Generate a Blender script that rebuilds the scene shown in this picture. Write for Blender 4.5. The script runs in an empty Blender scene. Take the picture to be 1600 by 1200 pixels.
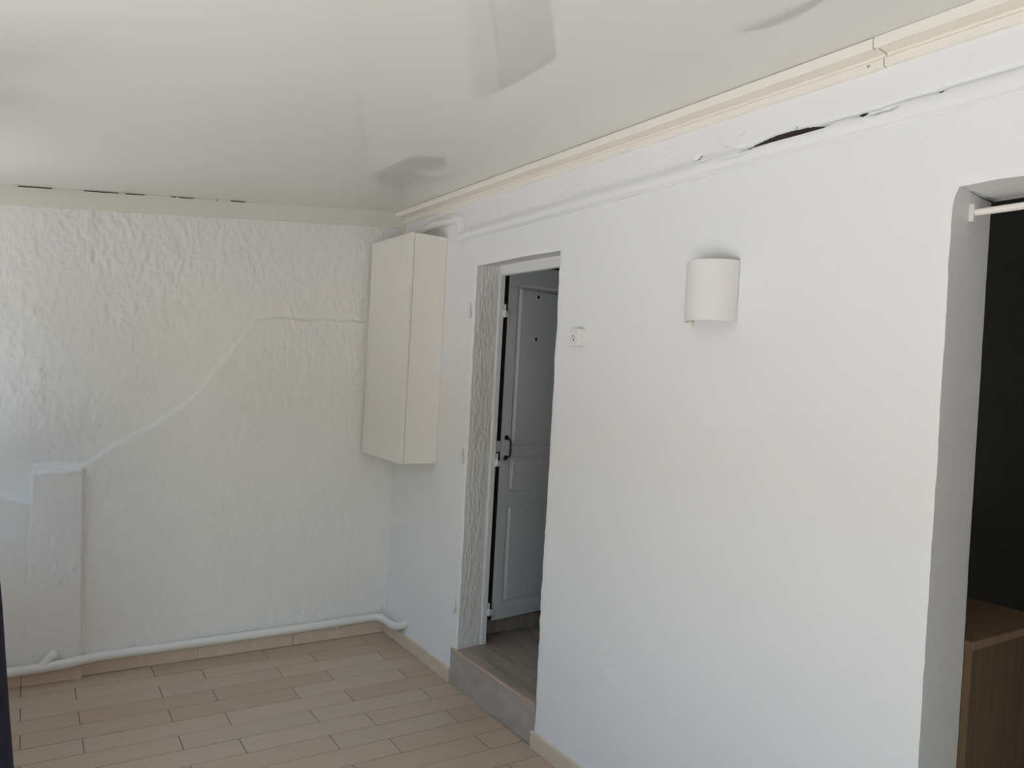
import bpy, bmesh, math, random
import numpy as np
from mathutils import Vector, Matrix

SC = bpy.context.scene
COL = SC.collection

# ------------------------------------------------------------------ camera
CAM = Vector((4.02208, -1.79131, 1.5))
YAW, PITCH, ROLL, FPX = 1.00163581, -0.0121354, 0.0544224, 1191.97
fwd = Vector((-math.sin(YAW) * math.cos(PITCH), math.cos(YAW) * math.cos(PITCH), math.sin(PITCH)))
r0 = Vector((math.cos(YAW), math.sin(YAW), 0))
u0 = r0.cross(fwd)
rgt = r0 * math.cos(ROLL) + u0 * math.sin(ROLL)
upv = -r0 * math.sin(ROLL) + u0 * math.cos(ROLL)
cd = bpy.data.cameras.new('camera')
cd.sensor_width = 36.0
cd.lens = FPX / 1600 * 36.0
cd.clip_start = 0.02
cam = bpy.data.objects.new('camera', cd)
COL.objects.link(cam)
m = Matrix.Identity(4)
for i in range(3):
    m[i][0], m[i][1], m[i][2], m[i][3] = rgt[i], upv[i], -fwd[i], CAM[i]
cam.matrix_world = m
SC.camera = cam

# ------------------------------------------------------------------ light
SKY_STRENGTH = 0.31
SUN_STRENGTH = 8.0
EXPOSURE = 1.18
w = bpy.data.worlds.new('sky')
SC.world = w
w.use_nodes = True
nt = w.node_tree
nt.nodes.clear()
wo = nt.nodes.new('ShaderNodeOutputWorld')
bg = nt.nodes.new('ShaderNodeBackground')
sk = nt.nodes.new('ShaderNodeTexSky')
sk.sky_type = 'NISHITA'
sk.sun_disc = False
sk.sun_elevation = math.radians(55)
sk.sun_rotation = math.radians(20)
sk.air_density = 1.5
sk.dust_density = 0.4
bg.inputs['Strength'].default_value = SKY_STRENGTH
nt.links.new(sk.outputs[0], bg.inputs[0])
nt.links.new(bg.outputs[0], wo.inputs[0])

sd = bpy.data.lights.new('sun', 'SUN')
sd.energy = SUN_STRENGTH
sd.angle = math.radians(0.6)
sd.color = (1.0, 0.968, 0.925)
sun = bpy.data.objects.new('sun', sd)
COL.objects.link(sun)
# high sun in front of the veranda: it lights the terrace and a strip of floor just inside the French door
sun.rotation_euler = Vector((0.2, 0.30, -1.0)).to_track_quat('-Z', 'Y').to_euler()
sun.location = (0, -6, 9)


def portal(name, cx, y, cz, sx, sz):
    l = bpy.data.lights.new(name, 'AREA')
    l.shape = 'RECTANGLE'
    l.size = sx
    l.size_y = sz
    o = bpy.data.objects.new(name, l)
    COL.objects.link(o)
    o.location = (cx, y, cz)
    o.rotation_euler = Vector((0, 1, 0)).to_track_quat('-Z', 'Y').to_euler()
    l.cycles.is_portal = True
    return o


WY = -2.35                                   # glazed front of the veranda
WIN1 = (0.20, 1.25, 0.90, 1.97)             # x0 x1 z0 z1
FDOOR = (2.0, 5.35, 0.03, 2.08)
portal('window_daylight', (WIN1[0] + WIN1[1]) / 2, WY - 0.2, (WIN1[2] + WIN1[3]) / 2, WIN1[1] - WIN1[0], WIN1[3] - WIN1[2])
portal('french_door_daylight', (FDOOR[0] + FDOOR[1]) / 2, WY - 0.2, (FDOOR[2] + FDOOR[3]) / 2, FDOOR[1] - FDOOR[0], FDOOR[3] - FDOOR[2])

SC.view_settings.view_transform = 'Standard'
SC.view_settings.look = 'None'
SC.view_settings.gamma = 1.0
SC.view_settings.use_curve_mapping = False
SC.view_settings.exposure = EXPOSURE
SC.cycles.use_denoising = True
SC.cycles.max_bounces = 8
SC.cycles.diffuse_bounces = 6
SC.cycles.sample_clamp_indirect = 8.0

# ------------------------------------------------------------------ materials
MATS = {}


def mat(name, col, rough=0.6, bump=None, var=None, coat=0.0, metallic=0.0, spec=0.5):
    """bump: list of (scale xyz, strength, distance, detail); var: (scale xyz, second colour)"""
    if name in MATS:
        return MATS[name]
    M = bpy.data.materials.new(name)
    M.use_nodes = True
    t = M.node_tree
    b = t.nodes['Principled BSDF']
    b.inputs['Base Color'].default_value = (*col, 1)
    b.inputs['Roughness'].default_value = rough
    b.inputs['Metallic'].default_value = metallic
    b.inputs['Coat Weight'].default_value = coat
    b.inputs['Specular IOR Level'].default_value = spec
    tc = t.nodes.new('ShaderNodeTexCoord')

    def noise(scale, detail=3.0, rg=0.55):
        mp = t.nodes.new('ShaderNodeMapping')
        mp.inputs['Scale'].default_value = scale
        n = t.nodes.new('ShaderNodeTexNoise')
        n.inputs['Scale'].default_value = 1.0
        n.inputs['Detail'].default_value = detail
        n.inputs['Roughness'].default_value = rg
        t.links.new(tc.outputs['Object'], mp.inputs[0])
        t.links.new(mp.outputs[0], n.inputs['Vector'])
        return n
    if var:
        n = noise(var[0], 4.0)
        rmp = t.nodes.new('ShaderNodeValToRGB')
        rmp.color_ramp.elements[0].position = 0.35
        rmp.color_ramp.elements[1].position = 0.65
        rmp.color_ramp.elements[0].color = (*col, 1)
        rmp.color_ramp.elements[1].color = (*var[1], 1)
        t.links.new(n.outputs['Fac'], rmp.inputs[0])
        t.links.new(rmp.outputs[0], b.inputs['Base Color'])
    prev = None
    for (scale, strength, dist, detail) in (bump or []):
        n = noise(scale, detail)
        bp = t.nodes.new('ShaderNodeBump')
        bp.inputs['Strength'].default_value = strength
        bp.inputs['Distance'].default_value = dist
        t.links.new(n.outputs['Fac'], bp.inputs['Height'])
        if prev:
            t.links.new(prev.outputs[0], bp.inputs['Normal'])
        prev = bp
    if prev:
        t.links.new(prev.outputs[0], b.inputs['Normal'])
    MATS[name] = M
    return M


ROUGHCAST = mat('roughcast_plaster', (0.82, 0.81, 0.78), 0.75, bump=[((110, 110, 70), 0.45, 0.004, 3.0)], spec=0.25)
PLASTER = mat('smooth_plaster', (0.83, 0.83, 0.82), 0.6, bump=[((40, 40, 60), 0.12, 0.002, 3.0), ((7, 7, 9), 0.15, 0.006, 2.0)], spec=0.3)
PVC_CEIL = mat('stretched_gloss_ceiling', (0.735, 0.735, 0.70), 0.0, spec=0.75)
CREAM = mat('cream_plastic', (0.87, 0.825, 0.735), 0.35)
CREAM_BEAM = mat('cream_beam_plastic', (0.74, 0.72, 0.64), 0.4)
WHITE_PAINT = mat('white_gloss_paint', (0.80, 0.80, 0.79), 0.45)
WHITE_PLASTIC = mat('white_plastic', (0.80, 0.79, 0.77), 0.4)
PIPE_PAINT = mat('painted_pipe_white', (0.79, 0.78, 0.74), 0.45, bump=[((30, 30, 30), 0.2, 0.003, 2.0)])
MELAMINE = mat('white_melamine', (0.83, 0.80, 0.745), 0.22)
SHADE = mat('white_lamp_shade', (0.78, 0.76, 0.73), 0.6)
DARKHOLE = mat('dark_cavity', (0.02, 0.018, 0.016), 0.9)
LATH = mat('dark_brown_timber', (0.035, 0.022, 0.022), 0.9)
GREYDOOR = mat('blue_grey_door_paint', (0.62, 0.65, 0.66), 0.38, bump=[((60, 60, 6), 0.06, 0.002, 3.0)])
IRON = mat('black_wrought_iron', (0.035, 0.028, 0.026), 0.4, metallic=0.6)
STEEL = mat('grey_steel', (0.45, 0.45, 0.44), 0.35, metallic=0.9)
GROUT = mat('brown_grout', (0.17, 0.14, 0.115), 0.9)
SKIRT = mat('beige_skirting_tile', (0.70, 0.58, 0.46), 0.4, var=((3, 12, 12), (0.65, 0.535, 0.42)))
RISER = mat('grey_riser_tile', (0.44, 0.40, 0.36), 0.55, var=((9, 9, 14), (0.36, 0.325, 0.29)))
RISER_GROUT = mat('pale_grey_grout', (0.58, 0.55, 0.50), 0.9)
NOSING = mat('brown_step_nosing', (0.46, 0.35, 0.27), 0.45)
INNER_TILE = mat('dark_wood_effect_tile', (0.43, 0.365, 0.30), 0.45, var=((3, 22, 5), (0.31, 0.26, 0.215)))
INNER_GROUT = mat('dark_grout', (0.15, 0.135, 0.12), 0.9)
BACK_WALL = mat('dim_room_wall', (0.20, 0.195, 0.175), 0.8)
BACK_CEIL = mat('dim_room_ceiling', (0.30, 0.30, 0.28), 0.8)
OAK = mat('oak_veneer', (0.27, 0.185, 0.12), 0.5, var=((60, 60, 2.2), (0.20, 0.135, 0.085)))
OAK_EDGE = mat('oak_edge_band', (0.42, 0.29, 0.18), 0.5, var=((50, 50, 3), (0.36, 0.24, 0.15)))
NAVY = mat('navy_curtain_cloth', (0.012, 0.013, 0.030), 0.9)
LAVENDER = mat('lavender_tieback_cloth', (0.33, 0.32, 0.42), 0.85)
TERRACE = mat('sunlit_terrace_stone', (0.55, 0.54, 0.52), 0.8, var=((1.5, 1.5, 1.5), (0.49, 0.48, 0.46)))
FACADE = mat('veranda_white_wall', (0.78, 0.77, 0.74), 0.7)
PLANK_TONES = [(0.54, 0.425, 0.315), (0.515, 0.395, 0.29), (0.56, 0.45, 0.34), (0.50, 0.375, 0.275), (0.535, 0.43, 0.325)]
PLANKS = [mat('beige_wood_effect_tile_%s' % 'abcde'[i], c, 0.36, bump=[((40, 2.5, 40), 0.05, 0.002, 3.0)],
              var=((28, 2.2, 5), tuple(v * 0.93 for v in c))) for i, c in enumerate(PLANK_TONES)]


# ------------------------------------------------------------------ helpers
def link(name, me, material=None, parent=None, smooth=False):
    o = bpy.data.objects.new(name, me)
    COL.objects.link(o)
    if material and not me.materials:
        me.materials.append(material)
    if parent:
        o.parent = parent
    if smooth:
        me.polygons.foreach_set('use_smooth', [True] * len(me.polygons))
    return o


def from_bm(name, bm, material, parent=None, smooth=False):
    bmesh.ops.recalc_face_normals(bm, faces=bm.faces[:])
    me = bpy.data.meshes.new(name)
    bm.to_mesh(me)
    bm.free()
    return link(name, me, material, parent, smooth)


def tag(o, label=None, cat=None, group=None, kind=None):
    if label:
        o['label'] = label
    if cat:
        o['category'] = cat
    if group:
        o['group'] = group
    if kind:
        o['kind'] = kind
    return o


def empty(name, loc=(0, 0, 0)):
    o = bpy.data.objects.new(name, None)
    COL.objects.link(o)
    o.location = loc
    o.empty_display_size = 0.05
    return o


def add_box(bm, x0, x1, y0, y1, z0, z1, bev=0.0, seg=2):
    vs = [bm.verts.new((x, y, z)) for x in (x0, x1) for y in (y0, y1) for z in (z0, z1)]
    q = [(0, 1, 3, 2), (4, 6, 7, 5), (0, 4, 5, 1), (2, 3, 7, 6), (0, 2, 6, 4), (1, 5, 7, 3)]
    fs = [bm.faces.new([vs[i] for i in f]) for f in q]
    if bev > 0:
        es = set(e for f in fs for e in f.edges)
        bmesh.ops.bevel(bm, geom=list(es), offset=bev, segments=seg, affect='EDGES', profile=0.5)


def box(name, x0, x1, y0, y1, z0, z1, material, parent=None, bev=0.0, seg=2):
    """a box with its origin at the world origin or, under a parent, at the parent's location"""
    bm = bmesh.new()
    p = parent_loc(parent)
    add_box(bm, x0 - p[0], x1 - p[0], y0 - p[1], y1 - p[1], z0 - p[2], z1 - p[2], bev, seg)
    return from_bm(name, bm, material, parent)


def parent_loc(p):
    v = Vector((0, 0, 0))
    while p:
        v = v + p.location
        p = p.parent
    return v


def boxes(name, lst, material, parent=None, bev=0.0):
    bm = bmesh.new()
    p = parent_loc(parent)
    for (x0, x1, y0, y1, z0, z1) in lst:
        add_box(bm, x0 - p[0], x1 - p[0], y0 - p[1], y1 - p[1], z0 - p[2], z1 - p[2], bev)
    return from_bm(name, bm, material, parent)


def smooth_path(pts, n=8):
    """Catmull-Rom through the points"""
    P = [Vector(p) for p in pts]
    P = [P[0] * 2 - P[1]] + P + [P[-1] * 2 - P[-2]]
    out = []
    for i in range(1, len(P) - 2):
        for k in range(n):
            t = k / n
            a, b, c, d = P[i - 1], P[i], P[i + 1], P[i + 2]
            out.append(0.5 * ((2 * b) + (c - a) * t + (2 * a - 5 * b + 4 * c - d) * t * t + (3 * b - a - 3 * c + d) * t ** 3))
    out.append(P[-2])
    return out


def add_tube(bm, pts, rad, seg=16, caps=True):
    pts = [Vector(p) for p in pts]
    rads = rad if isinstance(rad, (list, tuple)) else [rad] * len(pts)
    rings = []
    nrm = None
    for i, p in enumerate(pts):
        t = (pts[min(i + 1, len(pts) - 1)] - pts[max(i - 1, 0)]).normalized()
        if nrm is None:
            a = Vector((0, 0, 1)) if abs(t.z) < 0.9 else Vector((1, 0, 0))
            nrm = (a - t * a.dot(t)).normalized()
        else:
            nrm = (nrm - t * nrm.dot(t)).normalized()
        bi = t.cross(nrm)
        rings.append([bm.verts.new(p + (nrm * math.cos(2 * math.pi * k / seg) + bi * math.sin(2 * math.pi * k / seg)) * rads[i]) for k in range(seg)])
    for a, b in zip(rings, rings[1:]):
        for k in range(seg):
            bm.faces.new([a[k], a[(k + 1) % seg], b[(k + 1) % seg], b[k]])
    if caps:
        bm.faces.new(rings[0][::-1])
        bm.faces.new(rings[-1])


def tube(name, pts, rad, material, parent=None, seg=16, smooth=True):
    bm = bmesh.new()
    p = parent_loc(parent)
    add_tube(bm, [Vector(q) - p for q in pts], rad, seg)
    o = from_bm(name, bm, material, parent, smooth)
    o.data.set_sharp_from_angle(angle=math.radians(50))
    return o


def prism(name, prof, axis, a0, a1, material, parent=None):
    """extrude a closed 2-D outline; axis 'x': outline is (y, z); axis 'y': outline is (x, z)"""
    bm = bmesh.new()
    p = parent_loc(parent)

    def pt(a, q):
        v = Vector((a, q[0], q[1])) if axis == 'x' else Vector((q[0], a, q[1]))
        return v - p
    A = [bm.verts.new(pt(a0, q)) for q in prof]
    B = [bm.verts.new(pt(a1, q)) for q in prof]
    n = len(prof)
    for i in range(n):
        bm.faces.new([A[i], A[(i + 1) % n], B[(i + 1) % n], B[i]])
    bm.faces.new(A)
    bm.faces.new(B[::-1])
    return from_bm(name, bm, material, parent)


def vnoise(X, Y, fx, fy, seed):
    """smooth value noise, range about -1..1"""
    rs = np.random.RandomState(seed)
    G = rs.uniform(-1, 1, (256, 256))
    u = X * fx + 37.3
    v = Y * fy + 11.7
    iu = np.floor(u).astype(int)
    iv = np.floor(v).astype(int)
    fu = u - iu
    fv = v - iv
    fu = fu * fu * (3 - 2 * fu)
    fv = fv * fv * (3 - 2 * fv)
    a = G[iu % 256, iv % 256]
    b = G[(iu + 1) % 256, iv % 256]
    c = G[iu % 256, (iv + 1) % 256]
    d = G[(iu + 1) % 256, (iv + 1) % 256]
    return (a * (1 - fu) + b * fu) * (1 - fv) + (c * (1 - fu) + d * fu) * fv


def sstep(a, b, x):
    t = np.clip((x - a) / (b - a), 0, 1)
    return t * t * (3 - 2 * t)


def grid_mesh(name, P, material, parent=None, keep=None, flip=False):
    """P: (n, m, 3) array of points; keep: (n-1, m-1) mask of the cells to fill"""
    n, mm = P.shape[:2]
    idx = np.arange(n * mm).reshape(n, mm)
    q = np.stack([idx[:-1, :-1], idx[1:, :-1], idx[1:, 1:], idx[:-1, 1:]], -1)
    q = q[keep] if keep is not None else q.reshape(-1, 4)
    if flip:
        q = q[:, ::-1]
    used = np.unique(q)
    re = -np.ones(n * mm, int)
    re[used] = np.arange(len(used))
    V = P.reshape(-1, 3)[used]
    q = re[q]
    me = bpy.data.meshes.new(name)
    me.vertices.add(len(V))
    me.vertices.foreach_set('co', V.astype(np.float32).ravel())
    me.loops.add(q.size)
    me.loops.foreach_set('vertex_index', q.astype(np.int32).ravel())
    me.polygons.add(len(q))
    me.polygons.foreach_set('loop_start', np.arange(0, q.size, 4, dtype=np.int32))
    me.polygons.foreach_set('loop_total', np.full(len(q), 4, dtype=np.int32))
    me.update(calc_edges=True)
    me.validate()
    return link(name, me, material, parent, True)


def polydist(X, Z, pts):
    """distance from points to a polyline, and the position 0..1 along it"""
    best = np.full(X.shape, 9.0)
    pos = np.zeros(X.shape)
    L = [math.dist(a, b) for a, b in zip(pts, pts[1:])]
    tot, acc = sum(L), 0.0
    for (a, b), l in zip(zip(pts, pts[1:]), L):
        dx, dz = b[0] - a[0], b[1] - a[1]
        t = np.clip(((X - a[0]) * dx + (Z - a[1]) * dz) / (l * l), 0, 1)
        d = np.hypot(X - a[0] - t * dx, Z - a[1] - t * dz)
        s = d < best
        best = np.where(s, d, best)
        pos = np.where(s, (acc + t * l) / tot, pos)
        acc += l
    return best, pos


def ceil_z(y):
    return 2.384 + 0.0953 * y


XMAX = 5.7
TW = 0.165          # thickness of the long wall

# ------------------------------------------------------------------ the far wall (end of the veranda)
dy = 0.0062
ys = np.arange(WY - 0.05, 0.03, dy)
zs = np.arange(0.0, 2.42, 0.0066)
Yg, Zg = np.meshgrid(ys, zs, indexing='ij')
wob = 0.006 * vnoise(Yg, Zg, 18, 18, 5)
cy_ = np.array([-2.2, -1.539, -1.468, -1.38, -1.269, -1.18, -1.088, -1.02, -0.946, -0.88, -0.814, -0.76, -0.702, -0.45, -0.202, 0.1])
cz_ = np.array([0.97, 0.980, 1.039, 1.095, 1.161, 1.225, 1.305, 1.395, 1.503, 1.605, 1.692, 1.722, 1.727, 1.738, 1.749, 1.755])
curve = np.interp(Yg, cy_, cz_)
slope = np.interp(Yg, cy_[:-1], np.diff(cz_) / np.diff(cy_))
dn = (curve + wob - Zg) / np.sqrt(1 + slope ** 2)
ledge = 0.014 + 0.013 * sstep(-0.65, -1.1, Yg)
H = ledge * sstep(-0.005, 0.008, dn)
pil = sstep(-1.752, -1.737, Yg + wob * 0.5) * sstep(0.006, -0.006, Yg + 1.542 - 0.030 * (0.98 - Zg) + wob * 0.3) * sstep(0.975, 0.962, Zg + wob + 0.1 * (-1.54 - Yg))
H = np.maximum(H, 0.05 * pil)
HL = 0.046 * sstep(0.828, 0.817, Zg + wob + 0.2 * (-1.745 - Yg) * -1)
H = np.where(Yg < -1.737, np.maximum(0.05 * pil, HL), H)
# thin crack where the pier meets the lower wall on its left
H = H - 0.0028 * np.exp(-((Yg + 1.748 + wob * .4) / 0.005) ** 2) * sstep(0.80, 0.75, Zg) * (vnoise(Yg, Zg, 3, 14, 8) > -0.3)
up = sstep(0.01, -0.02, dn)
st = vnoise(Yg + 0.3 * vnoise(Yg, Zg, 9, 6, 3) / 9, Zg, 78, 34, 21)
st2 = vnoise(Yg + 0.02 * vnoise(Yg, Zg, 14, 14, 23), Zg, 42, 20, 22)
patch = sstep(-0.35, 0.4, vnoise(Yg, Zg, 4, 3, 9))
amp = (0.0022 + 0.0026 * patch) * (1.15 - 0.15 * up)
H = H + amp * (0.7 * np.abs(st) - 0.35 + 0.5 * st2) + 0.003 * vnoise(Yg, Zg, 2.2, 1.8, 4)
# crumbled plaster in the bottom corner by the pipe
cr = np.exp(-((Yg + 0.02) / 0.05) ** 2 - ((Zg - 0.17) / 0.09) ** 2)
H = H + cr * 0.007 * vnoise(Yg, Zg, 70, 50, 31)
P = np.stack([H, Yg, Zg], -1)
wf = grid_mesh('wall_far', P, ROUGHCAST, flip=True)
tag(wf, 'white roughcast end wall with a curved plaster ledge and a low pier', 'wall', kind='structure')

# ------------------------------------------------------------------ the long wall on the right, with its two openings
D1 = (0.86, 1.525, 2.010)
D2 = (3.066, 3.98, 1.988)
xs = np.concatenate([np.arange(-0.03, 0.85, 0.008), [0.86], np.arange(0.868, 1.52, 0.008), [1.525], np.arange(1.533, 3.06, 0.007),
                     [3.066], np.arange(3.074, 3.975, 0.02), [3.98], np.arange(4.0, XMAX + 0.05, 0.05)])
zs = np.concatenate([np.arange(0, 1.98, 0.011), [1.988, 1.999, 2.010], np.arange(2.018, 2.14, 0.008), np.arange(2.143, 2.33, 0.0026), np.arange(2.338, 2.43, 0.012)])
Xg, Zg = np.meshgrid(xs, zs, indexing='ij')


def rag(z, seed, a=0.006):
    z = np.asarray(z, float)
    return a * (vnoise(z * 0, z, 1, 9, seed) + 0.6 * vnoise(z * 0, z, 1, 30, seed + 1) + 0.35 * vnoise(z * 0, z, 1, 70, seed + 2))


F = 0.0025 * vnoise(Xg, Zg, 2.1, 2.4, 41) + 0.0007 * vnoise(Xg, Zg, 9, 12, 42) + 0.0005 * vnoise(Xg, Zg, 24, 40, 43)
tro = sstep(0.25, 0.7, vnoise(Xg, Zg, 5, 6, 44))
F += 0.0016 * tro * vnoise(Xg, Zg, 30, 75, 45)
# plastered-over conduit: a half-round ridge
zc = np.interp(Xg, [0.62, 1.2, 2.0, 3.2, 5.7], [2.170, 2.176, 2.186, 2.200, 2.225]) + 0.002 * vnoise(Xg, Zg * 0, 4, 1, 50)
hw = np.interp(Xg, [0.62, 1.2, 2.0, 3.2, 5.7], [0.020, 0.022, 0.023, 0.026, 0.028])
dd = (Zg - zc) / hw
bump = np.sqrt(np.clip(1 - dd ** 2, 0, 1))
soft = np.exp(-np.clip(dd, 0, None) ** 2 / 1.3)
bump = np.where(dd > 0, np.maximum(bump * sstep(2.35, 2.5, Xg), soft * sstep(2.5, 2.35, Xg) * 1.0), bump)
F += 0.017 * bump * sstep(0.64, 0.68, Xg)
# the drop from the elbow beside the cabinet
db, _ = polydist(Xg, Zg, [(0.50, 2.278), (0.60, 2.272), (0.655, 2.252), (0.668, 2.21), (0.67, 2.17)])
F = np.maximum(F, 0.016 * np.sqrt(np.clip(1 - (db / 0.026) ** 2, 0, 1)) * sstep(0.45, 0.55, Xg))
# groove under the conduit
gl = 0.7 + 0.3 * vnoise(Xg, Zg * 0, 6, 1, 51)
F -= 0.018 * gl * np.exp(-((Zg - (zc - hw * 1.02)) / 0.0034) ** 2) * sstep(0.62, 0.7, Xg) * np.interp(Xg, [0.6, 1.8, 2.2, 5], [1, 0.9, 0.35, 0.35])
# cracks along the conduit and a torn, hollow slot


def groove(pts, wd, depth, seed, lo=-2.0):
    d, t = polydist(Xg, Zg + 0.002 * vnoise(Xg, Zg * 0, 25, 1, seed), pts)
    gate = (vnoise(Xg, Zg, 22, 5, seed + 3) > lo)
    return depth * np.exp(-(d / wd) ** 2) * gate


CR = [(2.58, 2.226), (2.615, 2.226), (2.737, 2.224), (2.827, 2.221), (2.91, 2.223), (2.971, 2.225), (3.022, 2.227), (3.103, 2.229), (3.202, 2.230), (3.6, 2.236), (4.4, 2.245)]
F -= groove(CR, 0.0036, 0.0088, 61)
F -= groove([(2.321, 2.32), (2.333, 2.283), (2.356, 2.248), (2.409, 2.223), (2.446, 2.219)], 0.0034, 0.009, 62, -0.5)
d, t = polydist(Xg, Zg, [(2.432, 2.205), (2.482, 2.213), (2.551, 2.2185), (2.647, 2.217), (2.74, 2.210)])
slot = sstep(1.0, 0.85, d / (0.0125 * np.clip(np.sin(np.pi * np.clip(t, 0.02, 0.98)) ** 0.7, 0.15, 1)))
F -= 0.05 * slot
for (px, pz, rr) in [(2.253, 2.223, .007), (2.263, 2.230, .005), (2.289, 2.208, .004), (2.302, 2.209, .003), (3.022, 2.221, .006), (3.03, 2.217, .004),
                     (2.83, 2.214, .008), (2.822, 2.219, .006), (2.911, 2.209, .007), (2.903, 2.208, .006), (2.873, 2.209, .008), (2.865, 2.2085, .005),
                     (2.43, 2.265, .004), (2.62, 2.235, .004)]:
    F -= 0.024 * np.exp(-(((Xg - px) / (rr * 1.4)) ** 2 + ((Zg - pz) / (rr * 0.6)) ** 2))
F -= groove([(0.60, 2.292), (0.65, 2.294), (0.688, 2.274), (0.702, 2.24), (0.704, 2.19)], 0.0055, 0.032, 64, -0.05)
F -= groove([(0.356, 2.312), (0.357, 2.296)], 0.004, 0.014, 65)
F -= groove([(0.447, 2.305), (0.449, 2.288)], 0.004, 0.014, 66)
# a small plaster lump low on the wall, beneath the cabinet
F += 0.016 * np.exp(-(((Xg - 0.112) / 0.014) ** 2 + ((Zg - 0.735) / 0.012) ** 2)) + 0.009 * np.exp(-(((Xg - 0.075) / 0.02) ** 2 + ((Zg - 0.728) / 0.008) ** 2))
# rounded, chipped arrises round the openings
e1 = np.maximum(np.maximum(D1[0] - Xg, Xg - D1[1]), Zg - D1[2])
e2 = np.maximum(np.maximum(D2[0] - Xg, Xg - D2[1]), Zg - D2[2])
for e in (e1, e2):
    F -= 0.004 * sstep(0.012, 0.0, np.clip(e, 0, None))
Xs = Xg.copy()
Zs = Zg.copy()
i0, i1 = [int(np.argmin(abs(xs - v))) for v in D1[:2]]
k1 = int(np.argmin(abs(zs - D1[2])))
j0, j1 = [int(np.argmin(abs(xs - v))) for v in D2[:2]]
k2 = int(np.argmin(abs(zs - D2[2])))
Xs[i0, :k1 + 1] += rag(zs[:k1 + 1], 70, 0.004)
Xs[i1, :k1 + 1] += rag(zs[:k1 + 1], 73, 0.0042)
Zs[i0:i1 + 1, k1] += rag(xs[i0:i1 + 1], 76, 0.0018)
Xs[j0, :k2 + 1] += rag(zs[:k2 + 1], 80, 0.0016)
Zs[j0:j1 + 1, k2] += rag(xs[j0:j1 + 1], 83, 0.0025)
# the upper corner of the wide opening is worn round
rc = np.clip((zs[:k2 + 1] - (D2[2] - 0.05)) / 0.05, 0, 1)
Xs[j0, :k2 + 1] += 0.012 * rc ** 2.5
P = np.stack([Xs, -F, Zs], -1)
cx = (xs[:-1] + xs[1:]) / 2
cz = (zs[:-1] + zs[1:]) / 2
CXg, CZg = np.meshgrid(cx, cz, indexing='ij')
hole = ((CXg > D1[0]) & (CXg < D1[1]) & (CZg < D1[2])) | ((CXg > D2[0]) & (CXg < D2[1]) & (CZg < D2[2]))
wr = grid_mesh('wall_right', P, PLASTER, keep=~hole)
tag(wr, 'long white plastered wall with a narrow doorway and a wide opening', 'wall', kind='structure')


def reveal(name, edge, back, material, n, disp, seed, axis):
    """a plastered reveal from the edge points on the wall to the matching points at its back"""
    E_, B_ = np.asarray(edge), np.asarray(back)
    t = np.linspace(0, 1, n)[None, :, None]
    Q = E_[:, None, :] * (1 - t) + B_[:, None, :] * t
    if axis == 0:
        Uu, Vv = Q[:, :, 1], Q[:, :, 2]
    else:
        Uu, Vv = Q[:, :, 0], Q[:, :, 1]
    nz = disp * (np.abs(vnoise(Uu, Vv, 66, 44, seed)) + 0.6 * vnoise(Uu, Vv, 110, 80, seed + 1) + 0.5 * vnoise(Uu, Vv, 20, 12, seed + 2))
    fade = np.minimum(1, np.linspace(0, 6, n))[None, :]
    Q[:, :, axis] += nz * fade
    return grid_mesh(name, Q, material, wr)


FR_Y = 0.142      # face of the timber door frame inside the doorway
zz = zs[:k1 + 1]
E1 = np.stack([Xs[i0, :k1 + 1], -F[i0, :k1 + 1], Zs[i0, :k1 + 1]], -1)
B1 = np.stack([np.full_like(zz, 0.838), np.full_like(zz, FR_Y + 0.004), Zs[i0, :k1 + 1] * 2.026 / 2.01], -1)
reveal('doorway_reveal', E1, B1, ROUGHCAST, 40, 0.0032, 90, 0)
E1 = np.stack([Xs[i1, :k1 + 1], -F[i1, :k1 + 1], Zs[i1, :k1 + 1]], -1)
B1 = np.stack([np.full_like(zz, 1.54), np.full_like(zz, FR_Y + 0.004), Zs[i1, :k1 + 1] * 2.026 / 2.01], -1)
reveal('doorway_reveal', E1, B1, ROUGHCAST, 12, -0.002, 93, 0)
xx = xs[i0:i1 + 1]
E1 = np.stack([Xs[i0:i1 + 1, k1], -F[i0:i1 + 1, k1], Zs[i0:i1 + 1, k1]], -1)
B1 = np.stack([0.838 + (xx - D1[0]) / (D1[1] - D1[0]) * (1.54 - 0.838), np.full_like(xx, FR_Y + 0.004), np.full_like(xx, 2.026)], -1)
reveal('doorway_soffit', E1, B1, PLASTER, 12, 0.0012, 96, 2)
zz = zs[:k2 + 1]
E1 = np.stack([Xs[j0, :k2 + 1], -F[j0, :k2 + 1], Zs[j0, :k2 + 1]], -1)
B1 = np.stack([np.full_like(zz, 3.066), np.full_like(zz, 0.176), Zs[j0, :k2 + 1] * 1.982 / 1.988], -1)
reveal('opening_reveal', E1, B1, PLASTER, 14, 0.0006, 99, 0)
E1 = np.stack([Xs[j1, :k2 + 1], -F[j1, :k2 + 1], Zs[j1, :k2 + 1]], -1)
B1 = E1.copy()
B1[:, 1] = 0.172
reveal('opening_reveal', E1, B1, PLASTER, 6, 0.0006, 102, 0)
xx = xs[j0:j1 + 1]
E1 = np.stack([Xs[j0:j1 + 1, k2], -F[j0:j1 + 1, k2], Zs[j0:j1 + 1, k2]], -1)
B1 = E1.copy()
B1[:, 1] = 0.172
B1[:, 2] = 1.982
reveal('opening_soffit', E1, B1, PLASTER, 10, 0.0008, 105, 2)


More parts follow.
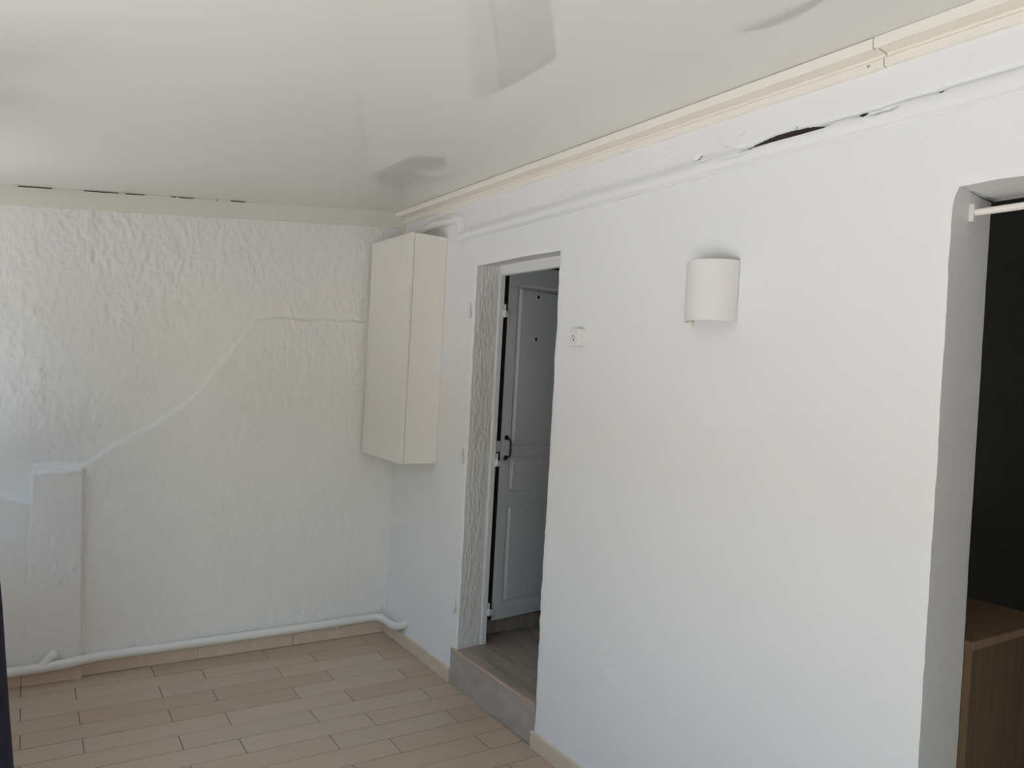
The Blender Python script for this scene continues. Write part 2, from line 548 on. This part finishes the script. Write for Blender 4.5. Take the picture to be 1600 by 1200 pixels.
def gond(parent, x, y, z, s=1.0, rot=0.0):
    """an old painted hinge pin: barrel below, thinner pin above, small leaf into the wall"""
    bm = bmesh.new()
    p = parent_loc(parent)
    o = Vector((x, y, z)) - p
    add_tube(bm, [o + Vector((0, 0, -0.032 * s)), o + Vector((0, 0, -0.028 * s)), o + Vector((0, 0, -0.004 * s)), o], [0.0055 * s, 0.0085 * s, 0.0085 * s, 0.0065 * s], 10)
    add_tube(bm, [o, o + Vector((0, 0, 0.026 * s)), o + Vector((0, 0, 0.030 * s))], [0.0048 * s, 0.0045 * s, 0.002 * s], 8)
    add_box(bm, o.x - 0.012 * s * (1 if rot == 0 else 0.3), o.x + 0.002, o.y - 0.002, o.y + 0.022, o.z - 0.03 * s, o.z - 0.004 * s, 0.001, 1)
    return from_bm('hinge_pin', bm, WHITE_PAINT, parent, True)


for (gx, gz) in ((0.832, 1.797), (0.838, 1.101), (0.834, 0.384)):
    tag(gond(wr, gx, -0.013, gz, 1.15), 'old white-painted hinge pin beside the doorway')

# dark timber that shows through the torn plaster of the conduit
tag(box('lath', 2.20, 3.20, 0.010, 0.015, 2.19, 2.24, LATH, wr), 'dark brown timber showing through the torn plaster')

# back faces of the long wall, seen only from the dim rooms behind
RZ = 2.45
boxes('back_face', [(-0.2, 0.80, TW - 0.01, TW, 0, RZ), (0.80, 1.56, TW - 0.01, TW, 2.06, RZ), (1.56, 3.064, TW - 0.004, TW, 0, RZ),
                    (3.064, 3.98, TW, TW + 0.01, 2.0, RZ), (3.98, XMAX, TW - 0.01, TW, 0, RZ)], BACK_WALL, wr)

# ------------------------------------------------------------------ ceiling
ys_ = np.linspace(WY - 0.3, 0.0, 12)
xs_ = np.linspace(-0.06, XMAX, 30)
A, B = np.meshgrid(xs_, ys_, indexing='ij')
ce = grid_mesh('ceiling', np.stack([A, B, ceil_z(B)], -1), PVC_CEIL, flip=True)
tag(ce, 'glossy off-white stretched ceiling sloping down away from the long wall', 'ceiling', kind='structure')
box('roof_slab', -0.3, XMAX + 0.2, WY - 0.35, 4.6, 2.47, 2.62, FACADE, ce)

# ------------------------------------------------------------------ floor: every wood-effect tile laid
fl = tag(box('floor', -0.12, XMAX, WY - 0.3, 0.02, -0.06, -0.0022, GROUT), 'beige wood-effect tiled floor laid in staggered rows', 'floor', kind='structure')
PW, PL, GAP = 0.1292, 0.529, 0.0037
bmp = bmesh.new()
add_box(bmp, 0, PW - GAP, 0, PL - GAP, -0.009, 0.0, 0.0009, 1)
bmesh.ops.recalc_face_normals(bmp, faces=bmp.faces[:])
base_me = bpy.data.meshes.new('plank')
bmp.to_mesh(base_me)
bmp.free()
tone_me = []
for M in PLANKS:
    me = base_me.copy()
    me.materials.append(M)
    tone_me.append(me)
rng = random.Random(4)
cut_cache = {}


def plank(x, y0, y1):
    L = y1 - y0
    if abs(L - PL) < 1e-4:
        me = tone_me[rng.randrange(5)]
    else:
        b_ = bmesh.new()
        add_box(b_, 0, PW - GAP, 0, L - GAP, -0.009, 0.0, 0.0009, 1)
        bmesh.ops.recalc_face_normals(b_, faces=b_.faces[:])
        me = bpy.data.meshes.new('plank')
        b_.to_mesh(me)
        b_.free()
        me.materials.append(PLANKS[rng.randrange(5)])
    o = bpy.data.objects.new('plank', me)
    COL.objects.link(o)
    o.parent = fl
    o.location = (x, y0 + GAP / 2, rng.uniform(-0.0004, 0.0004))


row = 0
x = 0.0435 - PW
while x < XMAX - PW:
    first = -0.162 if row % 2 else -0.487
    edges = [0.0] + [first - PL * k for k in range(5)]
    edges = [e for e in edges if e > WY + 0.02] + [WY]
    for a, b in zip(edges[1:], edges):
        plank(x, a, b)
    x += PW
    row += 1

# ------------------------------------------------------------------ skirting
sb = tag(empty('baseboard_far', (0.0, -0.9, 0)), 'beige tile skirting along the end wall under the pipe', 'baseboard', kind='structure')
for (a, b, x0) in ((-0.006, -0.530, 0.028), (-0.533, -1.006, 0.030), (-1.009, -1.512, 0.031), (-1.514, -1.748, 0.060), (-1.750, -2.345, 0.056)):
    box('skirting_tile', -0.01, x0, b, a, 0.0, 0.066, SKIRT, sb, 0.0015, 1)
sr = tag(empty('baseboard_right', (0.4, 0, 0)), 'beige tile skirting along the long wall', 'baseboard', kind='structure')
for (a, b) in ((0.034, 0.50), (0.503, 0.812), (1.521, 2.04), (2.043, 2.57), (2.573, 3.058)):
    box('skirting_tile', a, b, -0.014, 0.01, 0.0, 0.067, SKIRT, sr, 0.0015, 1)
box('skirting_tile', 3.99, XMAX, -0.014, 0.01, 0.0, 0.067, SKIRT, sr, 0.0015, 1)

# ------------------------------------------------------------------ cream profile under the ceiling along the long wall
prof = [(0.0, 2.3185), (-0.0125, 2.3185), (-0.0165, 2.3215), (-0.0165, 2.3385), (-0.0145, 2.341), (-0.006, 2.343), (-0.006, 2.352), (-0.050, 2.357), (-0.0535, 2.3495),
        (-0.062, 2.3495), (-0.066, 2.353), (-0.066, 2.3745), (-0.062, 2.3775), (0.0, 2.382)]
tr = tag(empty('trim_1', (2.0, 0, 2.32)), 'cream plastic cornice profile along the top of the long wall', 'trim', kind='structure')
prism('cornice_length', prof, 'x', 0.0, 2.8845, CREAM, tr)
prism('cornice_length', [(a, b + 0.0012) for a, b in prof], 'x', 2.8875, XMAX, CREAM, tr)
bm = bmesh.new()
p = parent_loc(tr)
add_tube(bm, [Vector((2.845, -0.0160, 2.331)) - p, Vector((2.845, -0.0175, 2.331)) - p, Vector((2.845, -0.0182, 2.331)) - p], [0.0042, 0.0042, 0.003], 12)
from_bm('screw', bm, STEEL, tr)

# ------------------------------------------------------------------ cream board across the top of the end wall, with open slits under the ceiling
be = tag(empty('trim_2', (0, -1.0, 2.2)), 'cream board across the top of the end wall with dark slits under the ceiling', 'trim', kind='structure')
slits = [(-1.846, -1.719), (-1.595, -1.455), (-1.425, -1.344), (-1.23, -1.207), (-1.196, -1.127), (-1.029, -1.017), (-0.956, -0.882)]
bm = bmesh.new()
p = parent_loc(be)
brk = sorted([WY - 0.05, 0.0] + [v for s in slits for v in s])


def bslab(y0, y1, cut):
    """a length of board: front plate 6 mm thick, its top follows the ceiling, cut lower at a slit"""
    c = 0.0048 if cut else -0.002
    pts = []
    for yy in (y0, y1):
        zb, zt = ceil_z(yy) - 0.0855, ceil_z(yy) - c
        pts.append([Vector((0.016, yy, zb)), Vector((0.016, yy, zt)), Vector((0.010, yy, zt)), Vector((0.010, yy, zb + 0.006)), Vector((-0.03, yy, zb + 0.006)), Vector((-0.03, yy, zb))])
    a = [bm.verts.new(v - p) for v in pts[0]]
    b = [bm.verts.new(v - p) for v in pts[1]]
    n = len(a)
    for i in range(n):
        bm.faces.new([a[i], a[(i + 1) % n], b[(i + 1) % n], b[i]])
    bm.faces.new(a)
    bm.faces.new(b[::-1])


for a, b in zip(brk, brk[1:]):
    mid = (a + b) / 2
    bslab(a, b, any(s[0] < mid < s[1] for s in slits))
from_bm('board', bm, CREAM_BEAM, be)
bm = bmesh.new()
for (a, b) in slits:
    for yy0, yy1 in ((a, b),):
        vs = []
        for yy in (yy0, yy1):
            zt = ceil_z(yy)
            vs += [bm.verts.new(Vector((xx_, yy, z_)) - p) for xx_ in (0.004, 0.009) for z_ in (zt - 0.02, zt - 0.0005)]
        for f in ((0, 1, 3, 2), (4, 6, 7, 5), (0, 4, 5, 1), (2, 3, 7, 6), (0, 2, 6, 4), (1, 5, 7, 3)):
            bm.faces.new([vs[i] for i in f])
tag(from_bm('slit_backing', bm, DARKHOLE, be), 'dark gap showing through the slits')

# ------------------------------------------------------------------ tiled step and doorway
stp = tag(empty('door_step', (1.17, 0, 0)), 'grey tiled step with a brown edge below the narrow doorway', 'step')
STZ = 0.172
box('step_core', 0.822, 1.522, -0.0058, 0.39, 0.0, STZ - 0.012, RISER_GROUT, stp)
box('riser_tile', 0.815, 1.2555, -0.008, 0.003, 0.001, STZ - 0.016, RISER, stp, 0.001, 1)
box('riser_tile', 1.2605, 1.5255, -0.008, 0.003, 0.001, STZ - 0.016, RISER, stp, 0.001, 1)
prism('nosing', [(-0.009, STZ - 0.015), (-0.0105, STZ - 0.012), (-0.0105, STZ - 0.004), (-0.006, STZ + 0.0005), (0.009, STZ + 0.0005), (0.009, STZ - 0.015)], 'x', 0.817, 1.5245, NOSING, stp)
bx0 = 0.826
for (a, b, c, d) in ((0.828, 1.13, 0.014, 0.168), (1.133, 1.524, 0.0185, 0.168)):
    box('tread_tile', a, b, c, d, STZ - 0.012, STZ, INNER_TILE, stp, 0.0008, 1)
for o in [c for c in stp.children if c.name.startswith(('riser_tile', 'nosing', 'step_core'))]:
    for v_ in o.data.vertices:          # the riser runs slightly askew: proud of the wall at one end, behind it at the other
        v_.co.y += (v_.co.x + 1.17 - 0.815) / 0.71 * 0.008

fb = tag(box('floor_back_room', -0.2, 2.50, 0.168, 3.2, 0.05, STZ - 0.004, INNER_GROUT), 'dark wood-effect tiled floor of the room behind the narrow doorway', 'floor', kind='structure')
k = 0
yy = 0.171
while yy < 1.8:
    off = 0.3 if k % 2 else 0.0
    xa = 0.60 - off
    while xa < 2.4:
        a_, b_ = max(xa, 0.50), min(xa + 0.597, 2.45)
        if b_ - a_ > 0.03:
            box('plank', a_, b_, yy, yy + 0.157, STZ - 0.010, STZ, INNER_TILE, fb, 0.0008, 1)
        xa += 0.60
    yy += 0.160
    k += 1

# timber frame of the doorway
door = tag(empty('door_1', (0.85, 0.17, STZ)), 'blue-grey panelled door standing open in its white frame behind the step', 'door', kind='structure')
fr = boxes('door_frame', [(0.826, 0.8485, FR_Y, 0.169, STZ, 2.035), (1.522, 1.552, FR_Y, 0.169, STZ, 2.035), (0.8485, 1.522, FR_Y, 0.169, 1.979, 2.035)], WHITE_PAINT, door, 0.002)
boxes('frame_bead', [(0.834, 0.8455, FR_Y - 0.005, FR_Y + 0.002, STZ, 1.985)], WHITE_PAINT, fr, 0.002)
for gz in (1.812, 1.081, 0.345):
    tag(gond(fr, 0.852, 0.174, gz, 1.05, 1), 'white-painted hinge pin on the frame')

# the leaf: opened about 97 degrees, hinge edge next to the frame. local: u along the leaf (away from hinge), v up, w out of the visible face
LW, LH, LT = 0.70, 1.775, 0.036
leaf_z = 0.278
leaf = empty('door_leaf', (0.83 - 0.85, 0.204 - 0.17, leaf_z - STZ))
leaf.parent = door
ang = math.radians(97.5)
leaf.rotation_euler = (0, 0, ang)       # local +x runs along the leaf; the visible face looks along local -y
panels = [(0.062, 0.64, 0.865, 1.675), (0.062, 0.64, 0.635, 0.815), (0.062, 0.64, 0.07, 0.575)]


def leaf_h(U, V):
    """relief of the moulded face: groove round each panel, raised field inside"""
    h = np.zeros(U.shape)
    for (a, b, c, d) in panels:
        rad = 0.03
        qx = np.abs(U - (a + b) / 2) - (b - a) / 2 + rad
        qz = np.abs(V - (c + d) / 2) - (d - c) / 2 + rad
        sd_ = np.hypot(np.clip(qx, 0, None), np.clip(qz, 0, None)) + np.minimum(np.maximum(qx, qz), 0) - rad
        s = -sd_
        h = h - 0.009 * sstep(0.0, 0.006, s) * (1 - sstep(0.010, 0.020, s)) - 0.0045 * sstep(0.010, 0.020, s) + 0.0045 * sstep(0.0225, 0.0245, s)
    return h


us = np.unique(np.concatenate([np.arange(0, 0.11, 0.0018), np.arange(0.11, 0.59, 0.02), np.arange(0.59, LW, 0.003), [LW]]))
vs_ = np.unique(np.concatenate([np.arange(0, LH, 0.012)] + [np.arange(e - 0.004, e + 0.03, 0.0022) for (_, _, c, d) in panels for e in (c,)] + [np.arange(d - 0.03, d + 0.004, 0.0022) for (_, _, c, d) in panels] + [[LH]]))
U, V = np.meshgrid(us, vs_, indexing='ij')
face = grid_mesh('moulded_face', np.stack([U, -leaf_h(U, V), V], -1), GREYDOOR, leaf)
bm = bmesh.new()
add_box(bm, 0, LW, 0.012, LT, 0, LH)
add_box(bm, 0, 0.004, 0.0002, 0.012, 0, LH)
add_box(bm, LW - 0.004, LW, 0.0002, 0.012, 0, LH)
add_box(bm, 0.004, LW - 0.004, 0.0002, 0.012, 0, 0.004)
add_box(bm, 0.004, LW - 0.004, 0.0002, 0.012, LH - 0.004, LH)
from_bm('leaf_core', bm, GREYDOOR, leaf)
box_s = bmesh.new()  # black strip over the hinge edge, so the gap reads as deep shade
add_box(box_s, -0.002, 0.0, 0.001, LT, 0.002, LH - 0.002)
tag(from_bm('edge_gap_shade', box_s, DARKHOLE, leaf), 'black strip painting the dark gap along the door edge')
# black pull handle with round roses
bm = bmesh.new()
hu, hv0, hv1 = 0.034, 0.808, 0.908
for hv in (hv0, hv1):
    add_tube(bm, [(hu, 0, hv), (hu, -0.004, hv), (hu, -0.006, hv)], [0.0125, 0.0125, 0.008], 14)
add_tube(bm, smooth_path([(hu, -0.002, hv0), (hu + 0.002, -0.020, hv0 + 0.006), (hu + 0.004, -0.030, hv0 + 0.02), (hu + 0.004, -0.030, hv1 - 0.02), (hu + 0.002, -0.020, hv1 - 0.006), (hu, -0.002, hv1)], 6), 0.005, 10)
tag(from_bm('pull_handle', bm, IRON, leaf, True), 'black iron pull handle')
bm = bmesh.new()
add_tube(bm, [(0.022, 0.002, 0.851), (0.022, -0.0012, 0.851)], 0.004, 10)
from_bm('keyhole', bm, STEEL, leaf)
# hinge knuckle reaching back to the frame pin
bm = bmesh.new()
add_box(bm, -0.022, 0.006, 0.002, 0.012, 0.838, 0.892, 0.002, 1)
from_bm('hinge_leaf', bm, GREYDOOR, leaf)
for hv in (1.622, 1.408):
    bm = bmesh.new()
    add_tube(bm, [(0.193, 0.001, hv), (0.193, -0.0048, hv)], [0.0112, 0.0112], 16, True)
    ho = from_bm('hole_ring', bm, WHITE_PAINT, leaf, False)
    bm = bmesh.new()
    add_tube(bm, [(0.1915, 0.0, hv), (0.1915, -0.0056, hv)], [0.0092, 0.0092], 16, True)
    tag(from_bm('screw_hole', bm, DARKHOLE, ho), 'dark round hole')

# ------------------------------------------------------------------ dim rooms behind the long wall
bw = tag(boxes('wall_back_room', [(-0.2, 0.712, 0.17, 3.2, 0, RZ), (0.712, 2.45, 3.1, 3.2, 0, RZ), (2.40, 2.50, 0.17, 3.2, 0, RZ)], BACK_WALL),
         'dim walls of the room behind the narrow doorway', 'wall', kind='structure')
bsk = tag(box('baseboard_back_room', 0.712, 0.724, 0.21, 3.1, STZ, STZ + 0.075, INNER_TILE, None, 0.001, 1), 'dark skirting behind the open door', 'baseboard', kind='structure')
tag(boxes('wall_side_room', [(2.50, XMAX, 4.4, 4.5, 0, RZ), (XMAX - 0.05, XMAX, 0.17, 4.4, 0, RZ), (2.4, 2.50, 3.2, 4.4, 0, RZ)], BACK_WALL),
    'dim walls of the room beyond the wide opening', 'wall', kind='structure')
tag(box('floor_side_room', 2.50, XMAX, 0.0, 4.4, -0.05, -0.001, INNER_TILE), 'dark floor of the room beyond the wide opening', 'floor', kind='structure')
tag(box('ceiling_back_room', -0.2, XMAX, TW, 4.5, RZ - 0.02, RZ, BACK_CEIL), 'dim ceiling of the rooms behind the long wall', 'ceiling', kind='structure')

# oak sideboard just inside the wide opening
sx1, sy0, stop_ = 3.026, 0.30, 0.874
sbd = tag(empty('oak_sideboard', (2.75, 0.5, 0)), 'oak veneered sideboard standing just inside the wide dark opening', 'sideboard')
box('top_panel', 2.53, sx1 + 0.004, sy0 - 0.003, 0.76, stop_ - 0.022, stop_, OAK_EDGE, sbd, 0.0015, 1)
sp = box('side_panel', sx1 - 0.022, sx1, sy0 + 0.0015, 0.75, 0.0, stop_ - 0.022, OAK, sbd, 0.001, 1)
box('edge_band', sx1 - 0.0225, sx1 + 0.0006, sy0, sy0 + 0.0015, 0.0, stop_ - 0.022, OAK_EDGE, sp)
box('side_panel', 2.54, 2.562, sy0 + 0.0015, 0.75, 0.0, stop_ - 0.022, OAK, sbd, 0.001, 1)
box('back_panel', 2.562, sx1 - 0.022, 0.735, 0.745, 0.05, stop_ - 0.022, OAK, sbd)
box('plinth', 2.562, sx1 - 0.022, sy0 + 0.03, sy0 + 0.045, 0.0, 0.07, OAK, sbd)
for a, b in ((2.564, 2.782), (2.785, sx1 - 0.024)):
    d_ = box('door', a, b, sy0 + 0.004, sy0 + 0.022, 0.075, stop_ - 0.026, OAK, sbd, 0.001, 1)
    hx = b - 0.03 if a < 2.6 else a + 0.03
    box('handle', hx - 0.006, hx + 0.006, sy0 - 0.012, sy0 + 0.004, 0.5, 0.6, STEEL, d_, 0.002, 1)

# curtain rod in the wide opening
rd = tag(empty('curtain_rod', (3.08, 0.086, 1.942)), 'thin cream rod spanning the top of the wide opening', 'rod')
tube('rod', [(3.078, 0.086, 1.942), (3.50, 0.088, 1.944), (3.97, 0.086, 1.944)], 0.0085, CREAM, rd, 14)
box('bracket', 3.0665, 3.078, 0.074, 0.098, 1.920, 1.962, WHITE_PLASTIC, rd, 0.002, 2)
box('bracket', 3.968, 3.982, 0.074, 0.098, 1.920, 1.962, WHITE_PLASTIC, rd, 0.002, 2)

# ------------------------------------------------------------------ wall cabinet in the corner
cb = tag(empty('wall_cabinet', (0.3, -0.1, 1.025)), 'tall white wall cabinet hung high in the corner', 'cabinet')
CX0, CX1, CZ0, CZ1 = 0.030, 0.540, 1.026, 2.180
box('body', CX0 + 0.012, CX1, -0.180, -0.001, CZ0, CZ1, MELAMINE, cb, 0.0012, 1)
box('door', CX0, CX1 + 0.001, -0.2, -0.1825, CZ0 - 0.001, CZ1 + 0.001, MELAMINE, cb, 0.0015, 1)

# pipe leaving the cabinet top and diving into the wall
up_ = tube('cabinet_pipe', smooth_path([(0.36, -0.075, 2.185), (0.375, -0.068, 2.218), (0.43, -0.045, 2.246), (0.52, -0.016, 2.258), (0.62, 0.004, 2.262)], 8), 0.020, PIPE_PAINT, None, 18)
tag(up_, 'short white pipe bending from the cabinet top into the wall', 'pipe')

# ------------------------------------------------------------------ drain pipe along the end wall
pp = tag(empty('drain_pipe', (0.05, -0.9, 0.08)), 'white painted pipe running low along the end wall', 'pipe')
path = [(0.088, -2.34, 0.080), (0.088, -1.75, 0.083), (0.084, -1.60, 0.085), (0.070, -1.52, 0.087), (0.056, -1.44, 0.089), (0.053, -1.25, 0.089), (0.053, -0.9, 0.091), (0.052, -0.5, 0.093), (0.05, -0.16, 0.098),
        (0.055, -0.075, 0.099), (0.085, -0.046, 0.096), (0.13, -0.036, 0.091), (0.19, -0.033, 0.090), (0.24, -0.028, 0.098), (0.28, -0.012, 0.116), (0.305, 0.010, 0.135)]
tube('pipe_run', smooth_path(path, 7), 0.0215, PIPE_PAINT, pp, 20)
bm = bmesh.new()
p = parent_loc(pp)
add_tube(bm, [Vector(v) - p for v in smooth_path([(0.088, -1.680, 0.083), (0.082, -1.662, 0.103), (0.074, -1.640, 0.124), (0.062, -1.626, 0.134)], 5)], 0.0205, 16)
tag(from_bm('branch_stub', bm, PIPE_PAINT, pp, True), 'short capped branch leaning against the pier')
for yy in (-1.28, -0.78, -0.30):
    bm = bmesh.new()
    add_tube(bm, [Vector((0.053, yy, 0.074)) - p, Vector((0.053, yy, 0.060)) - p], [0.008, 0.006], 10)
    from_bm('pipe_clip', bm, PIPE_PAINT, pp, True)

# ------------------------------------------------------------------ wall sconce
sc_ = tag(empty('wall_sconce', (2.363, 0, 1.785)), 'white half-round wall sconce on the bare long wall', 'lamp')
SR, S0, S1 = 0.090, 1.695, 1.878
bm = bmesh.new()
p = parent_loc(sc_)
n = 40
prof_o, prof_i = [], []
for k in range(n + 1):
    a = math.pi * k / n
    prof_o.append((2.363 + SR * math.cos(a), -0.004 - SR * math.sin(a)))
    prof_i.append((2.363 + (SR - 0.003) * math.cos(a), -0.004 - (SR - 0.003) * math.sin(a)))
ring = prof_o + prof_i[::-1]
lo = [bm.verts.new(Vector((a, b, S0)) - p) for a, b in ring]
hi = [bm.verts.new(Vector((a, b, S1)) - p) for a, b in ring]
N = len(ring)
for i in range(N):
    bm.faces.new([lo[i], lo[(i + 1) % N], hi[(i + 1) % N], hi[i]])
for i in range(n):
    bm.faces.new([lo[i], lo[i + 1], lo[N - 2 - i], lo[N - 1 - i]])
    bm.faces.new([hi[i], hi[i + 1], hi[N - 2 - i], hi[N - 1 - i]])
sh = from_bm('shade', bm, SHADE, sc_, True)
sh.data.set_sharp_from_angle(angle=math.radians(40))
box('backplate', 2.30, 2.426, -0.012, 0.006, 1.73, 1.85, WHITE_PLASTIC, sc_, 0.002, 1)
tube('lamp_holder', [(2.363, -0.04, 1.74), (2.363, -0.04, 1.80)], 0.014, CREAM, sc_, 14)
box('arm', 2.355, 2.371, -0.086, -0.010, 1.735, 1.745, WHITE_PLASTIC, sc_, 0.001, 1)
tube('bulb', [(2.363, -0.04, 1.80), (2.363, -0.04, 1.815), (2.363, -0.04, 1.835), (2.363, -0.04, 1.85), (2.363, -0.04, 1.856)], [0.013, 0.018, 0.022, 0.016, 0.004], WHITE_PLASTIC, sc_, 16)
box('side_tab', 2.268, 2.284, -0.020, 0.003, 1.686, 1.70, CREAM, sc_, 0.001, 1)

# ------------------------------------------------------------------ surface-mounted socket
so = tag(empty('power_socket', (1.69, 0, 1.655)), 'white surface-mounted power socket between doorway and sconce', 'socket')
box('housing', 1.660, 1.719, -0.031, 0.004, 1.622, 1.688, WHITE_PLASTIC, so, 0.004, 3)
bm = bmesh.new()
p = parent_loc(so)
cxs, czs, ysf = 1.6885, 1.655, -0.0312
seg = 28
rings = []
for (r_, yv) in ((0.0265, ysf + 0.001), (0.0265, ysf - 0.0025), (0.0225, ysf - 0.0025), (0.0205, ysf - 0.0002), (0.001, ysf - 0.0002)):
    rings.append([bm.verts.new(Vector((cxs + r_ * math.cos(2 * math.pi * i / seg), yv, czs + r_ * math.sin(2 * math.pi * i / seg))) - p) for i in range(seg)])
for a, b in zip(rings, rings[1:]):
    for i in range(seg):
        bm.faces.new([a[i], a[(i + 1) % seg], b[(i + 1) % seg], b[i]])
well = from_bm('socket_well', bm, WHITE_PLASTIC, so)
for (a, c, mt, rr) in ((0, -0.0095, DARKHOLE, 0.0038), (0, 0.006, STEEL, 0.0022), (-0.008, -0.001, DARKHOLE, 0.002), (0.008, -0.001, DARKHOLE, 0.002)):
    bm = bmesh.new()
    add_tube(bm, [Vector((cxs + a, ysf + 0.0005, czs + c)) - p, Vector((cxs + a, ysf - (0.006 if mt is STEEL else 0.0008), czs + c)) - p], rr, 10)
    from_bm('pin_hole' if mt is DARKHOLE else 'earth_pin', bm, mt, well)

# ------------------------------------------------------------------ navy curtain by the French door
cu = tag(empty('navy_curtain', (1.6, -1.98, 0)), 'dark navy curtain tied back at the left edge of the view', 'curtain')
zl = np.array([0.02, 0.2, 0.364, 0.5, 0.647, 0.8, 0.925, 0.98, 1.03, 1.07, 1.09, 1.11, 1.16, 1.3, 1.5, 1.8, 2.0, 2.10])
el = np.array([-1.742, -1.758, -1.772, -1.786, -1.80, -1.814, -1.828, -1.838, -1.85, -1.86, -1.862, -1.864, -1.89, -1.925, -1.94, -1.95, -1.955, -1.955])
th = np.linspace(0, 2 * math.pi, 121)
Zc = np.repeat(zl[:, None], 121, 1)
ry = (np.interp(Zc, zl, el) + 2.22) / 2
yc = -2.22 + ry
rx = np.interp(Zc, [0, 0.8, 1.05, 1.09, 1.2, 2.12], [0.20, 0.15, 0.09, 0.075, 0.10, 0.17])
fold = 1 - 0.09 * (0.5 + 0.5 * np.cos(9 * th + 0.6))[None, :] * (np.abs(np.cos(th))[None, :])
P = np.stack([rx * np.cos(th)[None, :] * fold, yc + ry * np.sin(th)[None, :] + 1.98, Zc], -1)
grid_mesh('cloth', P, NAVY, cu)
bm = bmesh.new()
tie = [Vector((0.086 * math.cos(a), -0.072 + 0.20 * math.sin(a), 1.088 + 0.012 * math.sin(a + 1))) for a in np.linspace(0, 2 * math.pi, 40)]
add_tube(bm, tie, [0.014 + 0.008 * max(0, math.sin(a)) ** 4 for a in np.linspace(0, 2 * math.pi, 40)], 10, False)
tag(from_bm('tieback', bm, LAVENDER, cu, True), 'pale lavender cloth tieback')

# ------------------------------------------------------------------ veranda front (behind and beside the camera), its window and French door
fz = 2.47
wl = tag(boxes('wall_left', [(-0.3, WIN1[0], WY - 0.2, WY, 0, fz), (WIN1[0], WIN1[1], WY - 0.2, WY, 0, WIN1[2]), (WIN1[0], WIN1[1], WY - 0.2, WY, WIN1[3], fz),
                             (WIN1[1], FDOOR[0], WY - 0.2, WY, 0, fz), (FDOOR[0], FDOOR[1], WY - 0.2, WY, FDOOR[3], fz), (FDOOR[1], XMAX, WY - 0.2, WY, 0, fz)], FACADE),
         'white veranda front with a window and a French door', 'wall', kind='structure')
tag(box('wall_near', XMAX, XMAX + 0.12, WY - 0.2, 0.17, 0, fz, FACADE), 'plain white wall behind the viewer', 'wall', kind='structure')
box('outer_skin', -0.30, -0.05, WY - 0.2, 0.2, 0, fz, FACADE, wf)


def frame_of(name, r, mull, label):
    x0, x1, z0, z1 = r
    L = [(x0, x0 + 0.05, WY - 0.13, WY - 0.07, z0, z1), (x1 - 0.05, x1, WY - 0.13, WY - 0.07, z0, z1), (x0 + 0.05, x1 - 0.05, WY - 0.13, WY - 0.07, z1 - 0.05, z1)]
    if z0 > 0.1:
        L.append((x0 + 0.05, x1 - 0.05, WY - 0.13, WY - 0.07, z0, z0 + 0.05))
    e_ = tag(empty(name, ((x0 + x1) / 2, WY - 0.1, z0)), label, name.split('_')[0], kind='structure')
    boxes('frame', L, WHITE_PAINT, e_, 0.002)
    for mx in mull:
        box('mullion', mx - 0.03, mx + 0.03, WY - 0.125, WY - 0.075, z0 + 0.05, z1 - 0.05, WHITE_PAINT, e_, 0.002)
    return e_


frame_of('window_1', WIN1, ((WIN1[0] + WIN1[1]) / 2,), 'white framed window in the veranda front')
frame_of('door_2', FDOOR, (), 'white framed French door opening standing open to the terrace')

# ------------------------------------------------------------------ terrace outside
tag(box('floor_terrace', -8, 14, -14, WY - 0.2, -0.12, -0.02, TERRACE), 'sunlit stone terrace outside the veranda', 'terrace', kind='structure')

# ------------------------------------------------------------------ tall unseen hedge, added to block the low sky
SKY_BLOCKER = mat('dark_sky_blocker', (0.060, 0.066, 0.042), 0.9, bump=[((9, 9, 9), 0.9, 0.08, 4.0)], var=((5, 5, 5), (0.04, 0.045, 0.028)))
hx = np.linspace(-10, 16, 120)
ht = np.linspace(0, 1, 30)
HX, HT = np.meshgrid(hx, ht, indexing='ij')
prof_y = np.interp(HT, [0, 0.42, 0.5, 0.58, 1], [0.7, 0.55, 0.0, -0.55, -0.7])
prof_z = np.interp(HT, [0, 0.42, 0.5, 0.58, 1], [-0.1, 4.2, 4.5, 4.2, -0.1])
P = np.stack([HX, -10.0 + prof_y + 0.15 * vnoise(HX, HT, 2.0, 9, 130), prof_z + 0.18 * vnoise(HX, HT, 2.3, 7, 131) * sstep(0.1, 0.3, np.minimum(HT, 1 - HT))], -1)
hd = grid_mesh('sky_blocking_hedge', P, SKY_BLOCKER)
tag(hd, 'tall dark hedge added out of view beyond the terrace to block low sky', 'hedge')
